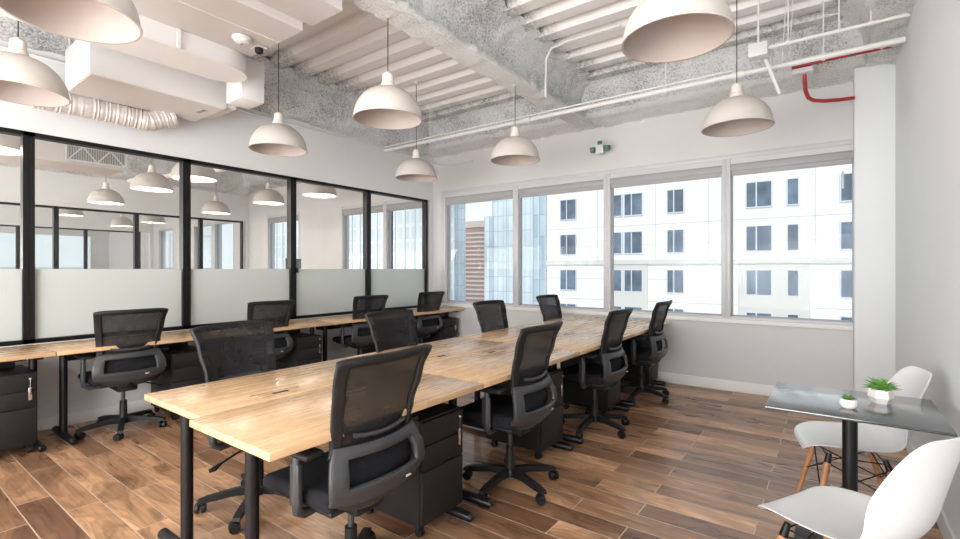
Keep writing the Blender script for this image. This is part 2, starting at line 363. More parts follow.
# ---- windows of the facade
def facade_window(x0, x1, shade_label=None, mull=.044):
    nwin[0] += 1; w = (x1-x0)/2; H = ZT-ZS
    e = empty('window_%d' % nwin[0], ((x0+x1)/2, YB, ZS), kind='structure')
    f = MB(); t = mull
    f.box(-w,-w+t,-.006,.12,0,H,bevel=.003); f.box(w-t,w,-.006,.12,0,H,bevel=.003)
    f.box(-w+t,w-t,.0,.12,0,.028); f.box(-w+t,w-t,.0,.12,H-.06,H)
    f.build('frame', M['alu'], e)
    g = MB(); q = .013                                     # dark inner glazing bead
    g.box(-w+t,-w+t+q,.05,.10,.028,H-.06); g.box(w-t-q,w-t,.05,.10,.028,H-.06); g.box(-w+t,w-t,.05,.10,.028,.028+q)
    g.build('glazing_bead', M['alud'], e, smooth=0)
    MB().grid(lambda u, v: (u,.07,v), [-w+t+q,w-t-q], [.028+q,H-.06]).build('pane', M['glass'], e, smooth=0)
    if shade_label:
        r = empty('roller_shade', ((x0+x1)/2, YB, ZT-.062), label=shade_label, cat='blind', group='roller shades at the window heads')
        MB().box(-w+t,w-t,-.002,.045,-.075,0,bevel=.004).build('cassette', M['alud'], r)
        MB().box(-w+t+.01,w-t-.01,.012,.018,-.115,-.07).build('fabric', M['alud'], r)
        MB().box(-w+t+.01,w-t-.01,.008,.022,-.128,-.112,bevel=.003).build('hem_bar', M['alud'], r)
    return e
sl = ['grey roller shade rolled up in the narrow window nearest the glass partition',
      'grey roller shade rolled up in the window second from the glass partition',
      'grey roller shade rolled up in the window third from the glass partition',
      'grey roller shade rolled up in the window beside the corner column']
for (a, b), l in zip([(-5.11,-3.72), (-3.72,-2.33), (-2.33,-.945), (-.945,.175)], sl): facade_window(a, b+(.05 if b > 0 else 0), l)
facade_window(-6.5,-5.5, 'roller shade of the window beyond the glass, right next to the partition')
facade_window(-7.75,-6.5, 'roller shade of the second window beyond the glass partition')
facade_window(-10.45,-9.15, 'roller shade of the lone window farthest back in the room beyond the glass')
for a, b in ((-13.0,-11.95), (-14.2,-13.1), (-16.6,-15.5)): facade_window(a, b)
struct('trim_2', MB().box(-5.16,.175,YB-.035,YB,ZS-.045,ZS,bevel=.004), M['base'])
t3 = MB().box(-5.16,.175,YB-.012,YB,ZT,ZT+.05,bevel=.003); t3.box(-5.16,-5.10,YB-.012,YB,ZS,ZT,bevel=.003); struct('trim_3', t3, M['alu'])
struct('trim_4', MB().box(-10.5,-5.47,YB-.03,YB,ZS-.04,ZS,bevel=.004), M['base'])
# small window latch at the right window
MB().box(.085,.105,YB-.02,YB+.01,2.15,2.32,bevel=.006).build('window_latch', M['alu'])
tag(bpy.data.objects['window_latch'], 'small pale window latch plate beside the corner column', 'latch')

# ------------------------------------------------------------------ ceiling: corrugated deck and fireproofed beams
def deck(name, x0, x1, y0, y1, per=.30, dep=.075):
    pts = []; y = y0
    while y < y1:
        for dy, z in ((0,0), (.13,0), (.165,dep), (.265,dep), (.30,0)): pts.append((min(y+dy, y1), ZD+z))
        y += per
    b = MB(); bm = b.bm
    prev = None
    for (y, z) in pts:
        cur = (bm.verts.new((x0, y, z)), bm.verts.new((x1, y, z)))
        if prev and (prev[2] != (y, z)): bm.faces.new((prev[0], prev[1], cur[1], cur[0]))
        prev = (cur[0], cur[1], (y, z))
    return b
struct('ceiling', deck('ceiling', XF, XR, YR, YB), M['deck'], smooth=0)
struct('ceiling_slab', MB().box(XF-.2, XR+.2, YR-.2, YB+.2, ZD+.2, ZD+.4), M['wall'], smooth=0)

def fuzzy(name, prof, axis, a0, a1, mat, amp=.022, res=.04):
    """profile (open polyline) swept along an axis and roughened like sprayed fireproofing"""
    P = []
    for (p, q) in zip(prof, prof[1:]):
        n = max(1, int(math.hypot(q[0]-p[0], q[1]-p[1])/res))
        for i in range(n): P.append((p[0]+(q[0]-p[0])*i/n, p[1]+(q[1]-p[1])*i/n))
    P.append(prof[-1]); n = max(2, int((a1-a0)/res))
    b = MB(); bm = b.bm; rows = []
    for j in range(n+1):
        a = a0+(a1-a0)*j/n; row = []
        for p in P:
            v = Vector((a, p[0], p[1]) if axis == 'x' else (p[0], a, p[1]))
            v += noise.noise_vector(v*9)*amp+noise.noise_vector(v*27)*amp*.55
            row.append(bm.verts.new(v))
        rows.append(row)
    for r, s in zip(rows, rows[1:]):
        for i in range(len(P)-1): bm.faces.new((r[i], r[i+1], s[i+1], s[i]))
    o = b.build(name, mat, smooth=80); o['kind'] = 'structure'; return o
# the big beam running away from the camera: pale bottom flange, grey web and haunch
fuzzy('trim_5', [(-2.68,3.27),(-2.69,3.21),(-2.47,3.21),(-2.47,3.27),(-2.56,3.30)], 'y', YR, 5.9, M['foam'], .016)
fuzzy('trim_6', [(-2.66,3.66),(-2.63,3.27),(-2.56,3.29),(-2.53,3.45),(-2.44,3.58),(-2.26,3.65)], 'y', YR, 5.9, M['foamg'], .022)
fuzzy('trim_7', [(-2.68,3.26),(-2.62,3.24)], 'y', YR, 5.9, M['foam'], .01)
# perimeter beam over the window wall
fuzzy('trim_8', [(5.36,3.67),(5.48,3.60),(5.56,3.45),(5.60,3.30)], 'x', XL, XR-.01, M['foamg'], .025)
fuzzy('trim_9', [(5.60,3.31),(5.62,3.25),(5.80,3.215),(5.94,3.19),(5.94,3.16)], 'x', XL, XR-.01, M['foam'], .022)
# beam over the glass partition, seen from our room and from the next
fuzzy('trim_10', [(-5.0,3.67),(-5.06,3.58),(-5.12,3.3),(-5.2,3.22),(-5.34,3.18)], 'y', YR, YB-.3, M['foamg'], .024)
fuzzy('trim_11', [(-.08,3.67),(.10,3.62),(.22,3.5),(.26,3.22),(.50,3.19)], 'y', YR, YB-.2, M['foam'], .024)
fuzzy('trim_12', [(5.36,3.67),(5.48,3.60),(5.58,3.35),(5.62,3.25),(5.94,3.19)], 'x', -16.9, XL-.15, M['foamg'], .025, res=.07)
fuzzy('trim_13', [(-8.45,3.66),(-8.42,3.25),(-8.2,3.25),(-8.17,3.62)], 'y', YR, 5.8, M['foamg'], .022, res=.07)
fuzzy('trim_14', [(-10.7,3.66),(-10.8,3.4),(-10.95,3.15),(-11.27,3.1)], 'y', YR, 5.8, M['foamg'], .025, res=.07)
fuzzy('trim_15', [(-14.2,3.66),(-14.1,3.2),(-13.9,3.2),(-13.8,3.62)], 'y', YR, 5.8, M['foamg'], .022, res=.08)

# ------------------------------------------------------------------ pendant lamps
ZL = 2.45; LD = .245
def make_pendant(zrim, ztop, bright, name='pendant_lamp'):
    e = empty(name)
    R = LD; Hs = .225; prof = [(R+.006, 0), (R+.008,.006), (R+.002,.012)]
    for i in range(1, 13):
        t = i/13*PI/2; prof.append((R*math.cos(t)**.92, .012+Hs*math.sin(t)))
    prof.append((.045, .012+Hs)); 
    MB().lathe(prof, (0,0,0), 40).build('shade', M['shade'], e, recalc=True)
    inner = [(r-.006 if r > .05 else r, z-.004 if i > 2 else z) for i, (r, z) in enumerate(prof)]
    inner[0] = (R+.006, 0); inner[1] = (R-.004, .001); inner[2] = (R-.006, .012)
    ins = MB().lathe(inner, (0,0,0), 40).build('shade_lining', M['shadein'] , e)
    s = MB().lathe([(.0,.345),(.024,.345),(.030,.335),(.040,.328),(.043,.27),(.050,.262),(.052,.225),(.0,.225)], seg=20)
    s.build('socket', M['socket'], e)
    bl = MB().lathe(([(0,.205),(.016,.205),(.018,.17),(.036,.13),(.040,.10),(.030,.072),(0,.06)] if bright else [(0,.222),(.02,.222),(.032,.21),(.036,.195),(.026,.18),(0,.174)]), seg=18).build('bulb', M['bulb'] if bright else M['bulb_dim'], e)
    MB().tube((0,0,.31), (0,0,ztop-zrim), .0035, seg=8).build('cord', M['cord'], e)
    MB().lathe([(0,ztop-zrim+.03),(.03,ztop-zrim+.03),(.034,ztop-zrim+.0),(.01,ztop-zrim-.012),(0,ztop-zrim-.012)], seg=20).build('canopy', M['socket'], e)
    return e
lamps = [
 (-4.09,.69,'beige dome pendant cut off by the left edge of the photo, over the wall desks'),
 (-2.66,.62,'biggest and nearest dome pendant, at the top left corner above the centre table'),
 (-4.10,2.44,'beige dome pendant hanging just right of the grey ducts, in front of the glass partition'),
 (-2.62,2.42,'beige dome pendant over the near half of the centre table, below the rough beam'),
 (-4.03,4.18,'smallest dome pendant, hanging in the corner where partition and window wall meet'),
 (-2.57,4.09,'dome pendant over the far half of the centre table, left of the exit unit'),
 (-.60,2.40,'large dome pendant cut by the top edge, at the right above open floor'),
 (-.59,4.17,'dome pendant in front of the right-hand windows, below the white pipes')]
P1 = make_pendant(ZL, ZD-.03, False)
P2 = None
for i, (x, y, l) in enumerate(lamps):
    if abs(x+2.6) < .1:
        if y < 1: o = make_pendant(ZL, 3.058, False)
        elif P2 is None: o = P2 = make_pendant(ZL, 3.21, False)
        else: o = copy_tree(P2)
        o.location = (x, y, ZL)
    else: o = place(P1, i == 0, (x, y, ZL), 0)
    tag(o, l, 'lamp', 'beige dome pendants of this room')
far = [(-6.2,.85,'lit pendant behind the glass, cut off by the left edge of the photo'),
 (-6.25,2.62,'lit dome pendant behind the glass, crossing the second black mullion'),
 (-6.15,4.32,'lit dome pendant behind the glass of the fourth bay from the left'),
 (-7.55,2.62,'larger of the two lit pendants hanging inside the widest glass bay'),
 (-9.70,2.70,'smaller, leftmost of the lit pendants hanging inside the widest glass bay'),
 (-7.55,4.32,'larger lit pendant behind the third glass bay, beside its right mullion'),
 (-9.70,4.46,'smaller lit pendant behind the third glass bay, above the inner black frame'),
 (-12.5,2.85,'faint pendant in the farthest room, near the first black mullion'),
 (-14.6,4.4,'small pendant seen through two glass partitions, left one of the pair'),
 (-12.9,4.5,'small pendant seen through two glass partitions, right one of the pair')]
P3 = make_pendant(ZL, ZD-.03, True)
for i, (x, y, l) in enumerate(far): place(P3, i == 0, (x, y, ZL), 0, l, 'lit pendants beyond the glass', 'lamp')

# ------------------------------------------------------------------ ducts and services
e = empty('ventilation_unit', (-4.45,1.14,2.82), label='long white boxed ventilation unit hung along the glass partition', cat='duct')
MB().box(-.64,0,0,1.0,0,.34,bevel=.004).build('casing', M['duct'], e)
MB().box(-.63,-.01,.01,.99,-.006,0).build('bottom_panel', M['ductpink'], e)
MB().box(-.30,-.16,.86,.90,-.012,-.004,bevel=.002).build('latch_plate', M['alud'], e)
MB().box(-.52,-.02,1.0,1.10,.02,.28,bevel=.003).build('outlet_collar', M['ductpink'], e)
MB().box(.20,.46,.90,1.10,-.02,.33,bevel=.003).build('end_plenum', M['duct'], e)
k = MB()
for y in (.02,.97): k.tube((-.60,y,.30), (-.60,y,.85), .006, seg=8); k.tube((-.03,y,.30), (-.03,y,.85), .006, seg=8)
k.build('hanger_rods', M['pipe'], e)
# flat duct with a rounded end
e = empty('rounded_duct', (-3.78,0,2.86), label='flat white duct with a rounded end beside the boxed ventilation unit', cat='duct')
def capsule(hw, y0, y1, g=0):
    p = [(-hw-g,y0),(hw+g,y0)]
    for i in range(17): t = PI*i/16; p.append(((hw+g)*math.cos(t), y1-.22+(.22+g)*math.sin(t)))
    return p
MB().prism(capsule(.18,-2.6,1.95), 'z', .006, .139).build('body', M['duct'], e)
MB().prism(capsule(.18,-2.6,1.95,.008), 'z', 0, .012).build('bottom_lip', M['ductpink'], e)
k = MB()
for y in (.75,1.4): k.box(.198,.206,y-.01,y+.01,0,.13)
k.build('seam_band', M['duct'], e)
# big rectangular duct
e = empty('rectangular_duct', (-3.20,0,3.0), label='broad rectangular pinkish-white duct filling the top left of the ceiling', cat='duct')
MB().box(-.42,.26,-2.6,1.93,0,.42,bevel=.003).build('main_body', M['ductpink'], e)
MB().box(.262,.60,-2.6,2.0,.06,.19,bevel=.003).build('side_branch', M['ductpink'], e)
k = MB()
for y in (-.9,.1,.95): k.box(-.364,.264,y-.012,y+.012,-.008,.424)
k.box(-.03,-.024,-2.6,1.93,-.004,0)
k.build('seam_flanges', M['ductpink'], e)
# flexible duct by the wall
e = empty('flexible_duct', (-5.02,1.2,2.78), label='crinkled silver-white flexible duct below the boxed unit, against the wall', cat='duct')
pts = []; rr = []
for i in range(120):
    t = i/119; pts.append((-.12+.10*t*t, -.25+t*.98, -.05+.02*math.sin(t*PI)-.03*t+(.10*max(0,t-.8)/.2))); rr.append(.088+.0025*math.sin(i*1.9)+random.uniform(-.004,.004))
MB().path(pts, rr, 20).build('sleeve', M['flex'], e, smooth=60)
# smoke detector + sensor
e = empty('smoke_detector', (-3.36,1.72,2.995), label='round white smoke detector under the broad rectangular duct', cat='detector')
MB().lathe([(0,0),(.062,0),(.065,-.014),(.050,-.022),(.046,-.036),(.028,-.044),(0,-.045)], seg=24).build('body', M['white'], e)
MB().lathe([(0,-.045),(.011,-.045),(.011,-.05),(0,-.05)], seg=12).build('sensor_eye', M['alud'], e)
e = empty('ceiling_camera', (-3.42,1.88,2.995), label='tiny black camera beside the round smoke detector', cat='camera')
MB().lathe([(0,0),(.03,0),(.03,-.02),(.026,-.036),(0,-.048)], seg=16).build('dome', M['blackplastic'], e)
MB().box(-.05,.05,-.035,.035,-.004,0).build('mount_plate', M['white'], e)

def pipe_thing(name, label, pts, r, mat, rods=(), couplings=(), cat='pipe'):
    e = empty(name, pts[0], label=label, cat=cat); o = Vector(pts[0])
    P = [Vector(p)-o for p in pts]
    MB().path(P, r, 12).build('tube', mat, e, smooth=60)
    for c in couplings:
        a = Vector(c[0])-o; b = Vector(c[1])-o; MB().tube(a, b, r*1.45).build('coupling', mat, e)
    for x, y, z0, z1 in rods:
        k = MB(); k.tube(Vector((x,y,z0))-o, Vector((x,y,z1))-o, .005, seg=8)
        k.tube(Vector((x-.012,y,z0))-o, Vector((x+.012,y,z0))-o, r*1.35, seg=14)
        k.build('hanger', mat, e)
    return e
ZP = 3.10; YP = 4.83
pipe_thing('sprinkler_pipe', 'long white pipe crossing below the ceiling parallel to the windows', [(-5.3,YP,ZP),(-3,YP,ZP),(.455,YP,ZP)], .024, M['pipe'],
    rods=[(-4.4,YP,ZP,ZD),(-3.05,YP,ZP,ZD),(-1.3,YP,ZP,ZD),(-.05,YP,ZP,ZD)], couplings=[((-2.9,YP,ZP),(-2.82,YP,ZP)), ((-.72,YP,ZP),(-.62,YP,ZP))])
pipe_thing('electrical_conduit', 'thin upper conduit running above the long white pipe at the right', [(-.47,4.60,3.19),(-.1,4.60,3.19),(.455,4.60,3.19)], .014, M['pipe'],
    rods=[(-.28,4.60,3.19,ZD),(.05,4.60,3.19,ZD),(.24,4.60,3.19,ZD)])
pipe_thing('thin_conduit', 'thin conduit strapped along the top of the long white pipe', [(-5.3,YP,ZP+.05),(-3,YP,ZP+.05),(-.7,YP,ZP+.05)], .009, M['pipe'])
pipe_thing('bent_conduit', 'thin white conduit bending down from the deck beside the big rough beam', [(-2.36+.8,4.3,ZD-.02),(-2.1,4.3,ZD-.02),(-2.28,4.32,ZD-.03),(-2.36,4.36,ZD-.1),(-2.38,4.38,3.3),(-2.38,4.38,3.13)], .011, M['pipe'])
pipe_thing('wall_conduit', 'thin white conduit along the top of the wall above the glass partition', [(-5.30,.2,3.12),(-5.30,5.5,3.12),(-5.27,5.75,3.08),(-5.1,5.9,3.02),(-4.5,5.91,3.04)], .010, M['pipe'])
e = pipe_thing('red_sprinkler_pipe', 'red pipe at the top right curving down toward the corner column', [(.45,5.25,3.22),(.0,5.25,3.22),(-.15,5.25,3.215),(-.19,5.25,3.185),(-.195,5.27,3.10),(-.19,5.32,3.0),(-.17,5.37,2.945),(-.13,5.42,2.925),(-.05,5.48,2.92),(.06,5.56,2.93),(.17,5.63,2.945)], .017, M['red'])
MB().tube((-.59,0,.0), (-.74,0,.0), .042).build('red_coupling', M['red'], e)
tag(MB().box(-.285,-.13,5.19,5.29,3.13,3.175,bevel=.005).build('pipe_bracket', M['white']), 'white bracket block under the red pipe coupling', 'bracket')
e = empty('junction_box', (-.49,4.60,3.18), label='white junction box on the thin upper conduit above the right window', cat='box')
MB().box(-.07,.07,-.05,.05,-.055,.055,bevel=.004).build('housing', M['white'], e)
MB().tube((.0,0,.05), (.0,0,.44), .008, seg=8).build('drop_rod', M['pipe'], e)
e = empty('strut_brace', (-.45,4.70,3.14), label='short slanted white steel strut hanging from the junction box', cat='bracket')
MB().box(-.012,.012,-.012,.012,-.34,0,bevel=.002,T=Matrix.Rotation(math.radians(-18),4,'Y')).build('channel', M['pipe'], e)
MB().box(-.03,.03,-.03,.03,0,.01).build('top_plate', M['pipe'], e)
for (x, y), l in zip([(-.30,4.72), (-1.05,3.3)], ['pair of thin slanted wires above the red pipe coupling', 'single thin support wire near the large top right pendant']):
    k = MB(); k.tube((x,y,ZD+.02),(x-.03,y,3.1),.003,seg=6); k.tube((x+.05,y,ZD+.02),(x+.02,y,3.1),.003,seg=6)
    tag(k.build('support_wire', M['pipe']), l, 'wire')
pipe_thing('upright_sprinkler', 'short upright sprinkler head standing on the long white pipe', [(-.42,YP,ZP),(-.42,YP,ZP+.17)], .014, M['pipe'], cat='sprinkler', couplings=[((-.42,YP,ZP+.10),(-.42,YP,ZP+.16))])
# exit unit
e = empty('exit_light', (-2.37,5.80,2.885), label='small exit unit with two green lamp heads hanging below the rough beam', cat='light')
MB().box(-.05,.05,-.03,.03,-.06,.05,bevel=.006).build('housing', M['white'], e)
for s in (-1,1):
    MB().lathe([(0,-.03),(.03,-.03),(.042,.03),(0,.032)], seg=14).build('lamp_head', M['green'], e).location = (s*.095,-.005,-.005)
MB().box(-.028,.028,-.02,.02,.05,.10,bevel=.004).build('top_lamp', M['green'], e)
MB().tube((.03,0,.05),(.03,0,.33),.004,seg=8).build('stem', M['pipe'], e)

# fan coil unit beyond the glass
e = empty('ceiling_duct_unit', (-7.9,0,2.72), label='pinkish box duct with an air grille behind the widest glass bay', cat='duct')
MB().box(-.62,-.02,-2.5,2.42,0,.32,bevel=.004).build('casing', M['ductpink'], e)
g = MB(); g.box(-.02,.0,1.78,2.42,.04,.24); g.build('grille_back', M['alud'], e, smooth=0)
g = MB()
for i in range(24): g.box(.0,.012,1.80+i*.026,1.808+i*.026,.05,.23)
g.build('slats', M['alu'], e, smooth=0)
g = MB(); g.box(0,.02,1.78,2.42,.225,.25); g.box(0,.02,1.78,2.42,.03,.055); g.box(0,.02,1.77,1.79,.03,.25); g.box(0,.02,2.41,2.43,.03,.25)
for a, b in ((1.8,1.95),(1.95,2.1),(2.1,2.25),(2.25,2.4)):
    up = (round((a-1.8)/.15) % 2 == 0); g.tube((.012,a,.05 if up else .23),(.012,b,.23 if up else .05),.009,seg=6)
g.build('truss_frame', M['white'], e)
pipe_thing('far_ceiling_pipe', 'white pipe under the ceiling of the room beyond the glass', [(-11.2,3.5,3.1),(-8,4.2,3.12),(-5.6,4.9,3.14)], .05, M['pipe'])

# ------------------------------------------------------------------ desks
DW, DD, DH = 1.216, .605, .74
def make_desk(name='desk'):
    """origin at the floor, centre of the desk; long side along Y, user sits on +X side"""
    e = empty(name)
    MB().box(-DD/2,DD/2,-DW/2,DW/2,DH-.03,DH,bevel=.003).build('tabletop', M['desk'], e)
    for s in (-1,1):
        y = s*(DW/2-(.07 if s > 0 else .105))
        k = MB(); k.tube((-.005,y,.045),(-.005,y,DH-.03),.026,seg=20); k.box(-.20,.22,y-.02,y+.02,DH-.055,DH-.0305)
        lg = k.build('leg', M['black'], e)
        f = MB(); f.path([(-.24,y,.03),(-.225,y,.036),(.0,y,.036),(.265,y,.036),(.28,y,.03)], [.016,.026,.026,.026,.016], 16); f.build('foot', M['black'], lg)
    MB().box(-.06,-.03,-DW/2+.10,DW/2-.10,DH-.085,DH-.03).build('cross_beam', M['black'], e)
    k = MB(); k.box(-.26,-.12,-DW/2+.15,DW/2-.15,DH-.14,DH-.13); k.box(-.26,-.25,-DW/2+.15,DW/2-.15,DH-.14,DH-.07); k.box(-.13,-.12,-DW/2+.15,DW/2-.15,DH-.14,DH-.10)
    for yy in (-.3,.3): k.box(-.26,-.25,yy-.01,yy+.01,DH-.08,DH-.031)
    k.build('cable_tray', M['black'], e)
    g = MB(); g.box(-.245,-.165,.08,.30,DH-.002,DH+.0012); lid = g.build('cable_flap', M['desk'], e)
    g = MB(); g.box(-.165,-.161,.06,.32,DH-.002,DH+.0015); g.box(-.215,-.195,.15,.23,DH,DH+.004,bevel=.001); g.build('flap_edge', M['blackplastic'], lid)
    return e
def make_pedestal():
    """front towards +X"""
    e = empty('drawer_pedestal')
    MB().box(-.24,.22,-.165,.165,.065,.595,bevel=.004).build('cabinet', M['blackpanel'], e)
    for z0, z1 in ((.47,.588),(.345,.464),(.075,.339)):
        d = MB().box(.2205,.240,-.160,.160,z0,z1,bevel=.002).build('drawer', M['blackpanel'], e)
    k = MB(); k.lathe([(0,0),(.009,0),(.009,.008),(0,.008)], seg=14)
    ko = k.build('lock', M['chrome'], e); ko.rotation_euler = (0,PI/2,0); ko.location = (.240,.125,.555)
    k = MB(); k.box(.245,.247,.115,.135,.40,.49,bevel=.0005); k.tube((.248,.125,.555),(.262,.125,.555),.004,seg=8); k.tube((.25,.125,.552),(.246,.125,.48),.0015,seg=6); k.build('key', M['chrome'], e)
    for sx in (-1,1):
        for sy in (-1,1):
            k = MB(); k.tube((sx*.19,sy*.13-.012,.026),(sx*.19,sy*.13+.012,.026),.025,seg=14); k.box(sx*.19-.014,sx*.19+.014,sy*.13-.02,sy*.13+.02,.04,.066); k.build('caster', M['blackplastic'], e)
    return e
desk = make_desk(); ped = make_pedestal()
TX = -2.115; Y0 = .865
near = ['nearest to the camera', 'second from the camera', 'third from the camera', 'farthest, against the window wall']
fd = fp = True
for i in range(4):
    yc = Y0+DW/2+i*1.222
    place(desk, fd, (TX+DD/2+.002, yc, 0), 0, 'wooden-top desk on the right side of the centre table, '+near[i], 'desks joined into the centre table', 'desk'); fd = False
    place(desk, False, (TX-DD/2-.002, yc+.045, 0), PI, 'wooden-top desk on the left side of the centre table, '+near[i], 'desks joined into the centre table', 'desk')
pl = ['black drawer pedestal behind the nearest office chair, under the centre table', 'black drawer pedestal between the first and second right-side chairs',
      'black drawer pedestal between the second and third right-side chairs', 'black drawer pedestal under the window end of the centre table']
for i in range(4):
    y0 = Y0+i*1.222
    place(ped, fp, (-1.87, y0+1.03, 0), 0, pl[i], 'black drawer pedestals', 'cabinet'); fp = False
LX = -4.625-DD/2
wl = ['wooden wall desk cut off by the left edge of the photo', 'wooden wall desk behind the leftmost office chair', 'wooden wall desk behind the second wall chair, under the third glass bay',
      'wooden wall desk under the fourth glass bay', 'wooden wall desk that ends at the window corner']
wp = ['black drawer pedestal at the left edge of the photo', 'black drawer pedestal right of the leftmost office chair', 'black drawer pedestal under the wall desk beside the second chair',
      'black drawer pedestal under the wall desk behind the third wall chair', 'black drawer pedestal at the window end of the wall desks']
for i in range(5):
    y0 = -.232+i*1.222
    place(desk, False, (LX, y0+DW/2, 0), 0, wl[i], 'desks along the glass partition', 'desk')
    place(ped, False, (-4.95, y0+.965, 0), 0, wp[i], 'black drawer pedestals', 'cabinet')

# ------------------------------------------------------------------ office chair (faces +Y)
def lerp(tab, z):
    for (z0, *a), (z1, *b) in zip(tab, tab[1:]):
        if z <= z1:
            t = max(0, min(1, (z-z0)/(z1-z0))); t = t*t*(3-2*t)
            return [p+(q-p)*t for p, q in zip(a, b)]
    return list(tab[-1][1:])
#           z    back  halfwidth
BT = [(.405,-.145,.190), (.43,-.175,.218), (.47,-.208,.240), (.53,-.224,.253), (.58,-.218,.250), (.63,-.200,.234), (.67,-.190,.213), (.76,-.204,.219), (.90,-.240,.238), (1.03,-.285,.254)]
def back_P(off=0):
    def P(u, z):
        b, w = lerp(BT, z); y = b+off
        y += .055*u*u*(1 if z > .66 else .9)
        zz = z
        if z > .985: zz = z-.012*abs(u)**6*((z-.985)/.045)
        if z < .50: zz = z+.045*abs(u)**3*(.5-z)/.088
        return (u*w, y, zz)
    return P
def make_chair():
    e = empty('office_chair')
    def solid(o, t, off=0):
        m = o.modifiers.new('s', 'SOLIDIFY'); m.thickness = t; m.offset = off; m.use_even_offset = True; 
        bv = o.modifiers.new('b', 'BEVEL'); bv.width = .003; bv.segments = 1; bv.limit_method = 'ANGLE'; return o
    us = [-1,-.93,-.86,-.81,-.7,-.5,-.25,0,.25,.5,.7,.81,.86,.93,1]
    zs = [.64,.665,.70,.74,.78,.82,.86,.90,.94,.975,.995,1.01,1.03]
    up = MB().grid(back_P(), us, zs, skip=lambda u, z: abs(u) < .81 and .65 < z < .994)
    solid(up.build('back_frame', M['blackplastic'], e, smooth=60, recalc=False), .022)
    us2 = [-1,-.93,-.84,-.72,-.6,-.4,-.2,0,.2,.4,.6,.72,.84,.93,1]
    zs2 = [.405,.42,.445,.465,.485,.505,.53,.56,.59,.615,.63,.65,.675]
    lo = MB().grid(back_P(-.012), us2, zs2, skip=lambda u, z: abs(u) < .72 and .53 < z < .629)
    solid(lo.build('back_shell', M['greyplastic'], e, smooth=60, recalc=False), .024)
    mp = MB().grid(back_P(.0125), lin(-.975,.975,15), lin(.645,1.02,15)).build('mesh_panel', M['mesh'], e, smooth=80, recalc=False)
    lp = MB().grid(back_P(.03), lin(-.8,.8,9), lin(.46,.65,7)).build('lower_back_fabric', M['fabric'], e, smooth=80, recalc=False)
    # lumbar support: curved bar with a pad
    lb = MB()
    P = back_P(-.004)
    lb.path([P(u, .70+.03*u*u) for u in lin(-.62,.62,13)], .010, 8)
    lb.grid(lambda u, z: tuple(Vector(P(u, z))+Vector((0,.02,0))), lin(-.6,.6,9), lin(.655,.73,4))
    lb.build('lumbar_support', M['greyplastic'], e, smooth=60)
    MB().box(.085,.112,-.247,-.2435,.492,.500).build('logo_plate', M['alu'], e)
    # seat cushion
    s = MB(); s.box(-.245,.245,-.155,.29,.425,.495,bevel=.03,seg=4)
    for v in s.bm.verts:
        if v.co.z > .46: v.co.z += .012*((v.co.x/.24)**2)-.012*max(0,(v.co.y-.12)/.12)**2
        v.co.x *= 1-.10*max(0, -v.co.y/.24)
    s.build('seat', M['fabric'], e, smooth=60)
    MB().box(-.21,.21,-.14,.25,.405,.43,bevel=.01).build('seat_pan', M['blackplastic'], e)
    k = MB(); k.box(-.07,.07,-.12,.14,.345,.41,bevel=.012); k.box(-.035,.035,-.17,-.08,.385,.43,bevel=.008)
    k.path([(0,-.12,.40),(0,-.165,.42),(0,-.19,.47)], .03, 8)
    mech = k.build('mechanism', M['blackplastic'], e)
    k = MB(); k.path([(.06,.05,.375),(.18,.06,.36),(.26,.05,.33)], .006, 8); k.path([(.255,.05,.332),(.285,.045,.315),(.31,.04,.31)], [.008,.014,.010], 10)
    k.build('lever', M['blackplastic'], mech)
    k = MB(); k.tube((0,0,.20),(0,0,.35),.014,seg=16); k.build('gas_piston', M['greyplastic'], e)
    MB().lathe([(0,.07),(.034,.07),(.036,.10),(.027,.14),(.026,.25),(0,.25)], seg=20).build('column', M['blackplastic'], e)
    for sgn in (-1,1):
        a = MB(); x = sgn
        a.path([(x*.12,0,.405),(x*.23,0,.40),(x*.262,-.005,.42),(x*.268,-.01,.47),(x*.268,-.01,.60),(x*.266,-.005,.645)], [.018,.020,.020,.021,.017,.016], 10)
        a.box(x*.268-.012,x*.268+.012,-.032,.022,.44,.61,bevel=.006)
        ar = a.build('armrest', M['greyplastic'], e, smooth=60)
        b = MB(); b.box(x*.262-.042,x*.262+.042,-.12,.12,.645,.672,bevel=.012,seg=3); b.build('arm_pad', M['blackplastic'], ar, smooth=60)
    bs = MB(); bs.lathe([(0,.115),(.038,.115),(.045,.095),(.045,.065),(0,.062)], seg=20)
    for k in range(5):
        t = 2*PI*k/5+PI/2+.3; T = Matrix.Rotation(t, 4, 'Z')
        bs.prism([(.02,.115),(.12,.112),(.26,.092),(.305,.078),(.31,.060),(.25,.062),(.12,.075),(.02,.065)], 'y', -.018, .018, T)
    bs.build('star_base', M['blackplastic'], e)
    for k in range(5):
        t = 2*PI*k/5+PI/2+.3; px, py = .295*math.cos(t), .295*math.sin(t); q = t+PI/2+.5*k
        dx, dy = math.cos(q), math.sin(q); ox, oy = -dy*.012, dx*.012
        c = MB(); c.tube((px,py,.045),(px,py,.075),.007,seg=8)
        for w in (-1,1):
            a = Vector((px+ox+dx*.009*w, py+oy+dy*.009*w, .029)); b2 = Vector((px+ox+dx*.026*w, py+oy+dy*.026*w, .029)); c.tube(a, b2, .029, .026, seg=18)
        c.tube((px+ox-dx*.026,py+oy-dy*.026,.031),(px+ox+dx*.026,py+oy+dy*.026,.031),.012,seg=10)
        c.build('caster', M['blackplastic'], e)
    return e
chair = make_chair()
R = math.radians
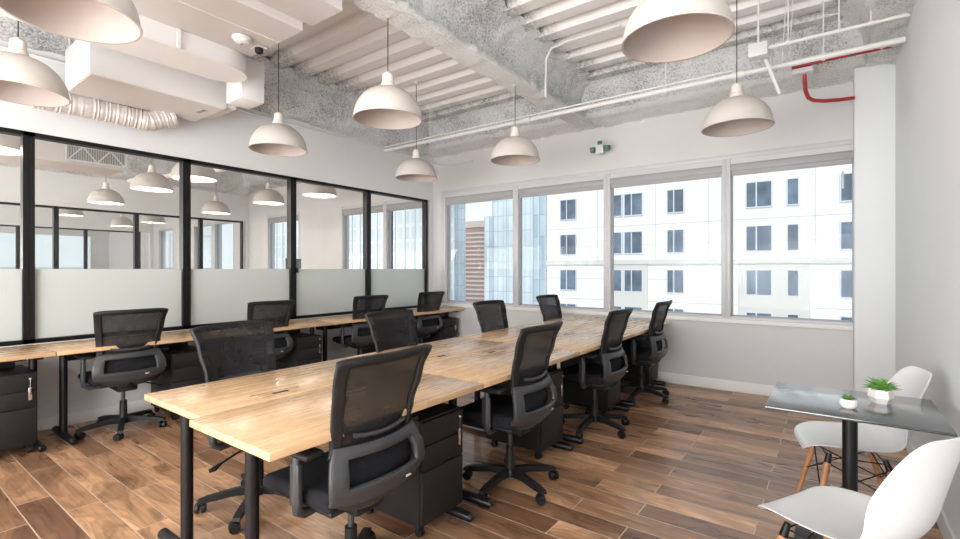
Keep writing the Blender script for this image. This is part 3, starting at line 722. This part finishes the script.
chairs = [ # x, y, rotation (0 faces +Y); facing -X = +90deg ; facing +X = -90deg
 (-1.665,1.325,R(91),'nearest black mesh office chair, cut by the bottom edge of the photo','chairs on the right of the centre table'),
 (-1.62,2.52,R(91),'second office chair on the right side of the centre table, turned slightly','chairs on the right of the centre table'),
 (-1.62,3.85,R(90),'third office chair on the right side of the centre table','chairs on the right of the centre table'),
 (-1.61,5.06,R(90),'office chair on the right side of the centre table nearest the windows','chairs on the right of the centre table'),
 (-2.66,1.46,R(-84),'nearest office chair facing us across the centre table, at its left side','chairs on the left of the centre table'),
 (-2.55,2.60,R(-88),'second nearest office chair facing us across the centre table','chairs on the left of the centre table'),
 (-2.59,3.98,R(-92),'third office chair facing us, in front of the leftmost window','chairs on the left of the centre table'),
 (-2.63,5.30,R(-92),'small office chair facing us at the window end of the centre table','chairs on the left of the centre table'),
 (-4.80,1.455,R(88),'leftmost office chair, at the wall desk beside the first black mullion','chairs along the wall desks'),
 (-4.87,2.70,R(88),'office chair at the wall desk, second from the left','chairs along the wall desks'),
 (-4.83,4.0,R(84),'office chair at the wall desk, third from the left','chairs along the wall desks'),
 (-4.89,5.18,R(86),'office chair at the wall desk nearest the window corner','chairs along the wall desks')]
for i, (x, y, r, l, g) in enumerate(chairs): place(chair, i == 0, (x, y, 0), r, l, g, 'chair')

# ------------------------------------------------------------------ cafe corner
e = empty('cafe_table', (.07,2.775,0), label='square black cafe table with thin top on a single post', cat='table')
MB().box(-.31,.31,-.29,.29,.728,.74,bevel=.003).build('tabletop', M['tabletop'], e)
MB().tube((0,0,.02),(0,0,.728),.029,seg=24).build('post', M['black'], e)
k = MB(); k.box(-.22,.22,-.22,.22,0,.012,bevel=.003); k.lathe([(0,.012),(.05,.012),(.045,.03),(0,.032)], seg=20); k.build('base_plate', M['black'], e)
MB().box(-.12,.12,-.12,.12,.716,.7275,bevel=.002).build('mounting_plate', M['black'], e)

SP = [(.238,.398,.105),(.240,.415,.150),(.222,.434,.185),(.155,.446,.218),(.05,.436,.235),(-.06,.428,.238),(-.14,.437,.236),(-.195,.470,.232),(-.225,.53,.228),(-.245,.60,.222),(-.264,.68,.214),(-.284,.76,.198),(-.297,.82,.168),(-.303,.845,.122)]
def make_shell():
    e = empty('shell_chair')
    n = len(SP)
    def P(u, i):
        y, z, w = SP[int(i)]; t = i/(n-1)
        seat = max(0, 1-abs(i-5.5)/4.2); bk = max(0, 1-abs(i-9.3)/4.5)
        x = u*w
        return (x, y+bk*.095*u*u, z+seat*.050*abs(u)**2.6)
    s = MB().grid(P, lin(-1,1,11), list(range(n))).build('seat_shell', M['white'], e, smooth=80, recalc=False)
    m = s.modifiers.new('s','SOLIDIFY'); m.thickness = .008; m.offset = 0
    m = s.modifiers.new('d','SUBSURF'); m.levels = 2; m.render_levels = 2
    for sx in (-1,1):
        for sy, ty, by in ((1,.13,.215),(-1,-.10,-.235)):
            a = Vector((sx*.14,ty,.405)); b = Vector((sx*.225,by,0))
            l = MB().tube(b, a.lerp(b,.12), .010, .0155, seg=14).build('leg', M['legwood'], e)
            MB().tube(a.lerp(b,.12), a, .016, .012, seg=12).build('leg_bracket', M['black'], l)
    w = MB()
    T = lambda sx, f, t: Vector((sx*.14, .13 if f else -.10, .405)).lerp(Vector((sx*.225, .215 if f else -.235, 0)), t)
    for p, q in ((T(-1,1,.12),T(1,1,.5)),(T(1,1,.12),T(-1,1,.5)),(T(-1,0,.12),T(1,0,.5)),(T(1,0,.12),T(-1,0,.5)),
                 (T(1,1,.12),T(1,0,.5)),(T(1,0,.12),T(1,1,.5)),(T(-1,1,.12),T(-1,0,.5)),(T(-1,0,.12),T(-1,1,.5)),
                 (T(-1,1,.05),T(1,1,.05)),(T(-1,0,.05),T(1,0,.05)),(T(-1,1,.05),T(-1,0,.05)),(T(1,1,.05),T(1,0,.05))):
        w.tube(p, q, .0035, seg=8)
    w.build('wire_brace', M['black'], e); return e
sh = make_shell()
place(sh, True, (.05,2.18,0), R(62), 'white shell chair nearest the camera, its back toward us', 'white shell chairs at the cafe table', 'chair')
place(sh, False, (.09,3.22,0), R(102), 'white shell chair on the far side of the black cafe table', 'white shell chairs at the cafe table', 'chair')

def leafm(b, base, ang, tilt, ln, w, curve=.25):
    d = Vector((math.cos(ang), math.sin(ang), 0)); sd = Vector((-math.sin(ang), math.cos(ang), 0)); up = Vector((0,0,1)); bm = b.bm
    n = 7; rows = []
    for i in range(n):
        t = i/(n-1); tl = tilt-curve*t
        p = Vector(base)+d*(ln*t*math.cos(tl))+up*(ln*t*math.sin(tl))
        ww = w*(.75+.5*t if t < .4 else (1-t)/.6*.95+.0)*.5
        th = .0035*(1-t)
        rows.append([bm.verts.new(p-sd*ww+up*ww*.5), bm.verts.new(p-up*th), bm.verts.new(p+sd*ww+up*ww*.5), bm.verts.new(p+up*th)])
    for a, c in zip(rows, rows[1:]):
        for k in range(4): bm.faces.new((a[k], a[(k+1) % 4], c[(k+1) % 4], c[k]))
    bm.faces.new(rows[0])
e = empty('potted_agave', (.185,2.86,.74), label='larger spiky green succulent in a faceted white pot on the black cafe table', cat='plant')
MB().lathe([(0,0),(.034,0),(.049,.028),(.044,.062),(.038,.064),(.036,.054),(0,.054)], seg=6).build('pot', M['pot'], e, smooth=0)
MB().lathe([(0,.0555),(.036,.0555)], seg=16).build('soil', M['soil'], e)
b = MB()
for ring, (n, tl, ln) in enumerate(((9,.42,.084),(8,.75,.080),(6,1.05,.072),(3,1.35,.06))):
    for k in range(n): leafm(b, (0,0,.058), 2*PI*k/n+ring*.4, tl+random.uniform(-.08,.08), ln*random.uniform(.9,1.08), .029)
b.build('leaves', M['leaf'], e, smooth=40)
e = empty('potted_succulent', (.062,2.665,.74), label='small rosette succulent in a round white bowl on the black cafe table', cat='plant')
MB().lathe([(0,0),(.018,0),(.031,.012),(.034,.024),(.031,.037),(.025,.041),(.023,.034),(0,.034)], seg=28).build('bowl', M['pot'], e)
MB().lathe([(0,.035),(.023,.035)], seg=16).build('soil', M['soil'], e)
b = MB()
for ring, (n, tl, ln) in enumerate(((10,.55,.034),(9,.85,.034),(6,1.2,.032))):
    for k in range(n): leafm(b, (0,0,.038), 2*PI*k/n+ring*.5, tl, ln*random.uniform(.85,1.1), .014)
b.build('leaves', M['leaf2'], e, smooth=40)

# furniture glimpsed beyond the glass
place(desk, False, (-6.9,4.4,0), 0, 'desk in the next room behind the frosted glass', None, 'desk')
e = empty('monitor', (-6.85,4.33,.742), rz=R(25), label='dark monitor just above the frosted band behind the fourth glass bay', cat='monitor')
MB().box(-.012,.012,-.20,.20,.44,.78,bevel=.005).build('screen', M['screen'], e)
k = MB(); k.tube((-.05,0,.0),(-.05,0,.62),.018); k.box(-.06,-.01,-.03,.03,.58,.66); k.box(-.12,.04,-.09,.09,0,.012); k.build('arm', M['black'], e)

# ------------------------------------------------------------------ outside
struct('ground', MB().box(-400,300,YB+6,600,-40.2,-40), M['street'], smooth=0)
e = empty('hotel_building', (0,40,0), label='large white plastered building with dark windows filling the three right windows', cat='building')
w = MB(); w.box(-21.6,40,0,20,-40,24); w.build('wall', M['hotel'], e, smooth=0)
MB().box(-21.7,40,-.25,0,1.76,2.12).build('ledge', M['hotelb'], e, smooth=0)
MB().box(-5.55,-1.15,-.12,0,-40,1.76).build('beige_panel', M['hotelb'], e, smooth=0)
MB().box(-15.4,-12.2,-.12,0,-40,1.76).build('beige_panel', M['hotelb'], e, smooth=0)
k = MB()
for z in (-6.4,-3.1,-1.35,.5,3.35,5.0,8.5,11): k.box(-21.6,40,-.02,0,z,z+.05)
for x in (-16.6,-11.6,-7.6,-6.1,-.9): k.box(x,x+.05,-.02,0,2.1,12)
k.build('panel_joints', M['hotelline'], e, smooth=0)
cols = [(-20.1,-18.6),(-15.6,-14.4),(-14.1,-12.65),(-10.6,-9.4),(-5.0,-3.45),(-2.45,-1.85),(.55,1.25),(4,5.5)]
for z1 in (10.85,7.66,4.46,1.25,-1.85,-5.0):
    z0 = z1-1.76
    for x0, x1 in cols:
        f = MB(); f.box(x0-.07,x1+.07,-.16,-.0,z0-.07,z0); f.box(x0-.07,x1+.07,-.16,0,z1,z1+.07); f.box(x0-.07,x0,-.16,0,z0,z1); f.box(x1,x1+.07,-.16,0,z0,z1)
        if x1-x0 > .9: f.box((x0*.6+x1*.4)-.04,(x0*.6+x1*.4)+.04,-.16,0,z0,z1)
        f = f.build('window_frame', M['hotelframe'], e, smooth=0)
        MB().box(x0,x1,-.13,-.10,z0,z1).build('window_pane', M['hotelglass'], f, smooth=0)
# glass towers
def gtower(label, x0, x1, y, dep, top, mat, steps=()):
    e = empty('glass_tower', ((x0+x1)/2, y, -40), label=label, cat='building')
    h = (x1-x0)/2; MB().box(-h,h,0,dep,0,top+40).build('tower_body', mat, e, smooth=0)
    k = MB()
    n = max(2, int((x1-x0)/3.0))
    for i in range(n+1): k.box(-h+2*h*i/n-.10,-h+2*h*i/n+.10,-.25,0,0,top+40)
    k.build('vertical_fins', M['hotelframe'], e, smooth=0)
    for a, b, t in steps: MB().box(a-(x0+x1)/2,b-(x0+x1)/2,-2,0,0,t+40).build('lower_wing', mat, e, smooth=0)
    return e
def Xat(u, Y):
    k = (u-480)/477; s, c = math.sin(R(36.35)), math.cos(R(36.35)); return Y/(k*s+c)*(k*c-s)
gtower('pale blue glass skyscraper behind the white building, across both left windows', Xat(493,95), Xat(536,95), 95, 6, 90, M['tower'], steps=((Xat(489,95), Xat(494,95), 14),))
gtower('darker blue glass slab touching the left side of the white building', Xat(533,70), Xat(546,70), 70, 6, 70, M['towerd'])
gtower('pale glass high-rise at the far left edge of the leftmost window', Xat(446,120), Xat(458,120), 120, 4, 120, M['tower'])
gtower('pale gridded high-rise seen through the windows beyond the glass partition', Xat(255,75), Xat(436,75), 75, 6, 50, M['pale'])
# brown banded tower
e = empty('brown_tower', (Xat(473,200), 215, -40), label='reddish brown office tower with pale horizontal bands and rounded corner', cat='building')
hw = (Xat(484,200)-Xat(464,200))/2*1.0; top = 1.355+49*(200/(.8055))/477+40
def rounded(hw, d, g=0):
    p = [(-hw-g,-d/2-g)]
    for i in range(9): t = -PI/2+PI/2*i/8; p.append((hw-6+ (6+g)*math.cos(t), -d/2+6+(6+g)*math.sin(t)))
    p += [(hw+g,d/2),(-hw-g,d/2)]; return p
MB().prism(rounded(hw,26), 'z', 0, top).build('tower_body', M['brown'], e, smooth=0)
MB().prism(rounded(hw,26,.4), 'z', top-3.5, top).build('roof_band', M['band'], e, smooth=0)
for i in range(34):
    z = top-7.0-i*2.3; MB().prism(rounded(hw,26,.25), 'z', z, z+.95).build('floor_band', M['band'], e, smooth=0)
for x, y, h, wd in ((-112,150,22,14),(-118,190,30,10),(-170,250,24,20)):
    o = empty('low_building', (x, y, -40), label={14:'low pale block at the foot of the brown tower',10:'narrow pale block right of the brown tower base',20:'wide pale block behind the tower bases'}[wd], cat='building')
    MB().box(-wd/2,wd/2,0,12,0,h).build('wall', M['cream'], o, smooth=0)
    k = MB()
    for i in range(4):
        for j in range(4): k.box(-wd/2+1+i*wd/4,-wd/2+2.4+i*wd/4,-.1,0,2+j*h/4.4,3.6+j*h/4.4)
    k.build('window_row', M['hotelglass'], o, smooth=0)
o = empty('office_block', (-75,-5,-40), label='pale office block seen through the farthest windows beyond the glass', cat='building')
MB().box(-10,0,-20,40,0,41.6).build('wall', M['hotel'], o, smooth=0)
for i in range(6):
    for j in range(3): MB().box(0,.15,-6+i*6,-2.5+i*6,26+j*4.4,28.2+j*4.4).build('window', M['hotelglass'], o, smooth=0)

# ------------------------------------------------------------------ lights
wd = bpy.data.worlds.new('sky'); bpy.context.scene.world = wd; wd.use_nodes = True; nt = wd.node_tree; nt.nodes.clear()
out = N(nt, 'ShaderNodeOutputWorld'); bg = N(nt, 'ShaderNodeBackground', Strength=.95)
tc = N(nt, 'ShaderNodeTexCoord'); sx = N(nt, 'ShaderNodeSeparateXYZ'); L(nt, tc.outputs['Generated'], sx.inputs[0])
cr = N(nt, 'ShaderNodeValToRGB'); cr.color_ramp.elements[0].position = .0; cr.color_ramp.elements[0].color = (.86,.92,.96,1)
cr.color_ramp.elements[1].position = .6; cr.color_ramp.elements[1].color = (.64,.77,.92,1)
L(nt, sx.outputs['Z'], cr.inputs['Fac']); L(nt, cr.outputs['Color'], bg.inputs[0]); L(nt, bg.outputs[0], out.inputs[0])
def light(name, typ, loc, energy, col=(1,1,1), rot=None, size=None, sy=None):
    l = bpy.data.lights.new(name, typ); l.energy = energy; l.color = col; o = bpy.data.objects.new(name, l); C.objects.link(o); o.location = loc
    if rot: o.rotation_euler = rot
    if typ == 'AREA': l.shape = 'RECTANGLE'; l.size = size; l.size_y = sy or size
    elif typ == 'POINT': l.shadow_soft_size = size or .04
    return o
s = light('sun', 'SUN', (0,-20,30), 1.25, (1,.97,.92)); s.data.angle = .01
s.rotation_euler = Vector((-.18,.8,-.50)).to_track_quat('-Z','Y').to_euler()
# unseen area fills added behind the camera and in the rooms beyond
def aim(o, d): o.rotation_euler = Vector(d).to_track_quat('-Z','Y').to_euler()
a = light('bounce_fill', 'AREA', (-1.3,-2.3,1.3), 265, (1,.99,.98), size=4.6, sy=2.2); aim(a, (-.1,.9,.62))  # added fill tilted up to brighten the ceiling, not a fixture
a = light('rear_fill', 'AREA', (-2.6,-2.6,1.7), 120, (1,.99,.98), size=4.5, sy=1.8); aim(a, (-.1,1,-.12))  # second added fill, brightens the room from behind the camera
for x, y, l in far: light('pendant_light', 'POINT', (x,y,ZL+.045), 11, (1,.93,.84), size=.025)
a = light('next_room_fill', 'AREA', (-8.3,-2.4,1.6), 280, (1,.97,.93), size=4.5, sy=2); aim(a, (0,.8,.6))  # added fill for the next room, apart from its pendants
a = light('third_room_fill', 'AREA', (-14,-2.4,1.6), 260, (1,.97,.93), size=4, sy=2); aim(a, (0,.8,.6))  # same added fill for the third room
a = light('end_room_fill', 'AREA', (-19,-2.4,1.6), 260, (1,.97,.93), size=3, sy=2); aim(a, (0,.8,.6))  # same added fill for the end room

# ------------------------------------------------------------------ camera
cam = bpy.data.cameras.new('camera'); cam.lens = 477/960*36; cam.sensor_width = 36; cam.clip_start = .05; cam.clip_end = 2000
co = bpy.data.objects.new('camera', cam); C.objects.link(co); co.location = (0,0,1.355); co.rotation_euler = (PI/2, 0, R(36.35))
cam.shift_y = -.0005
bpy.context.scene.camera = co
sc = bpy.context.scene
sc.cycles.transparent_max_bounces = 24
sc.view_settings.view_transform = 'Standard'; sc.view_settings.look = 'None'; sc.view_settings.exposure = .36
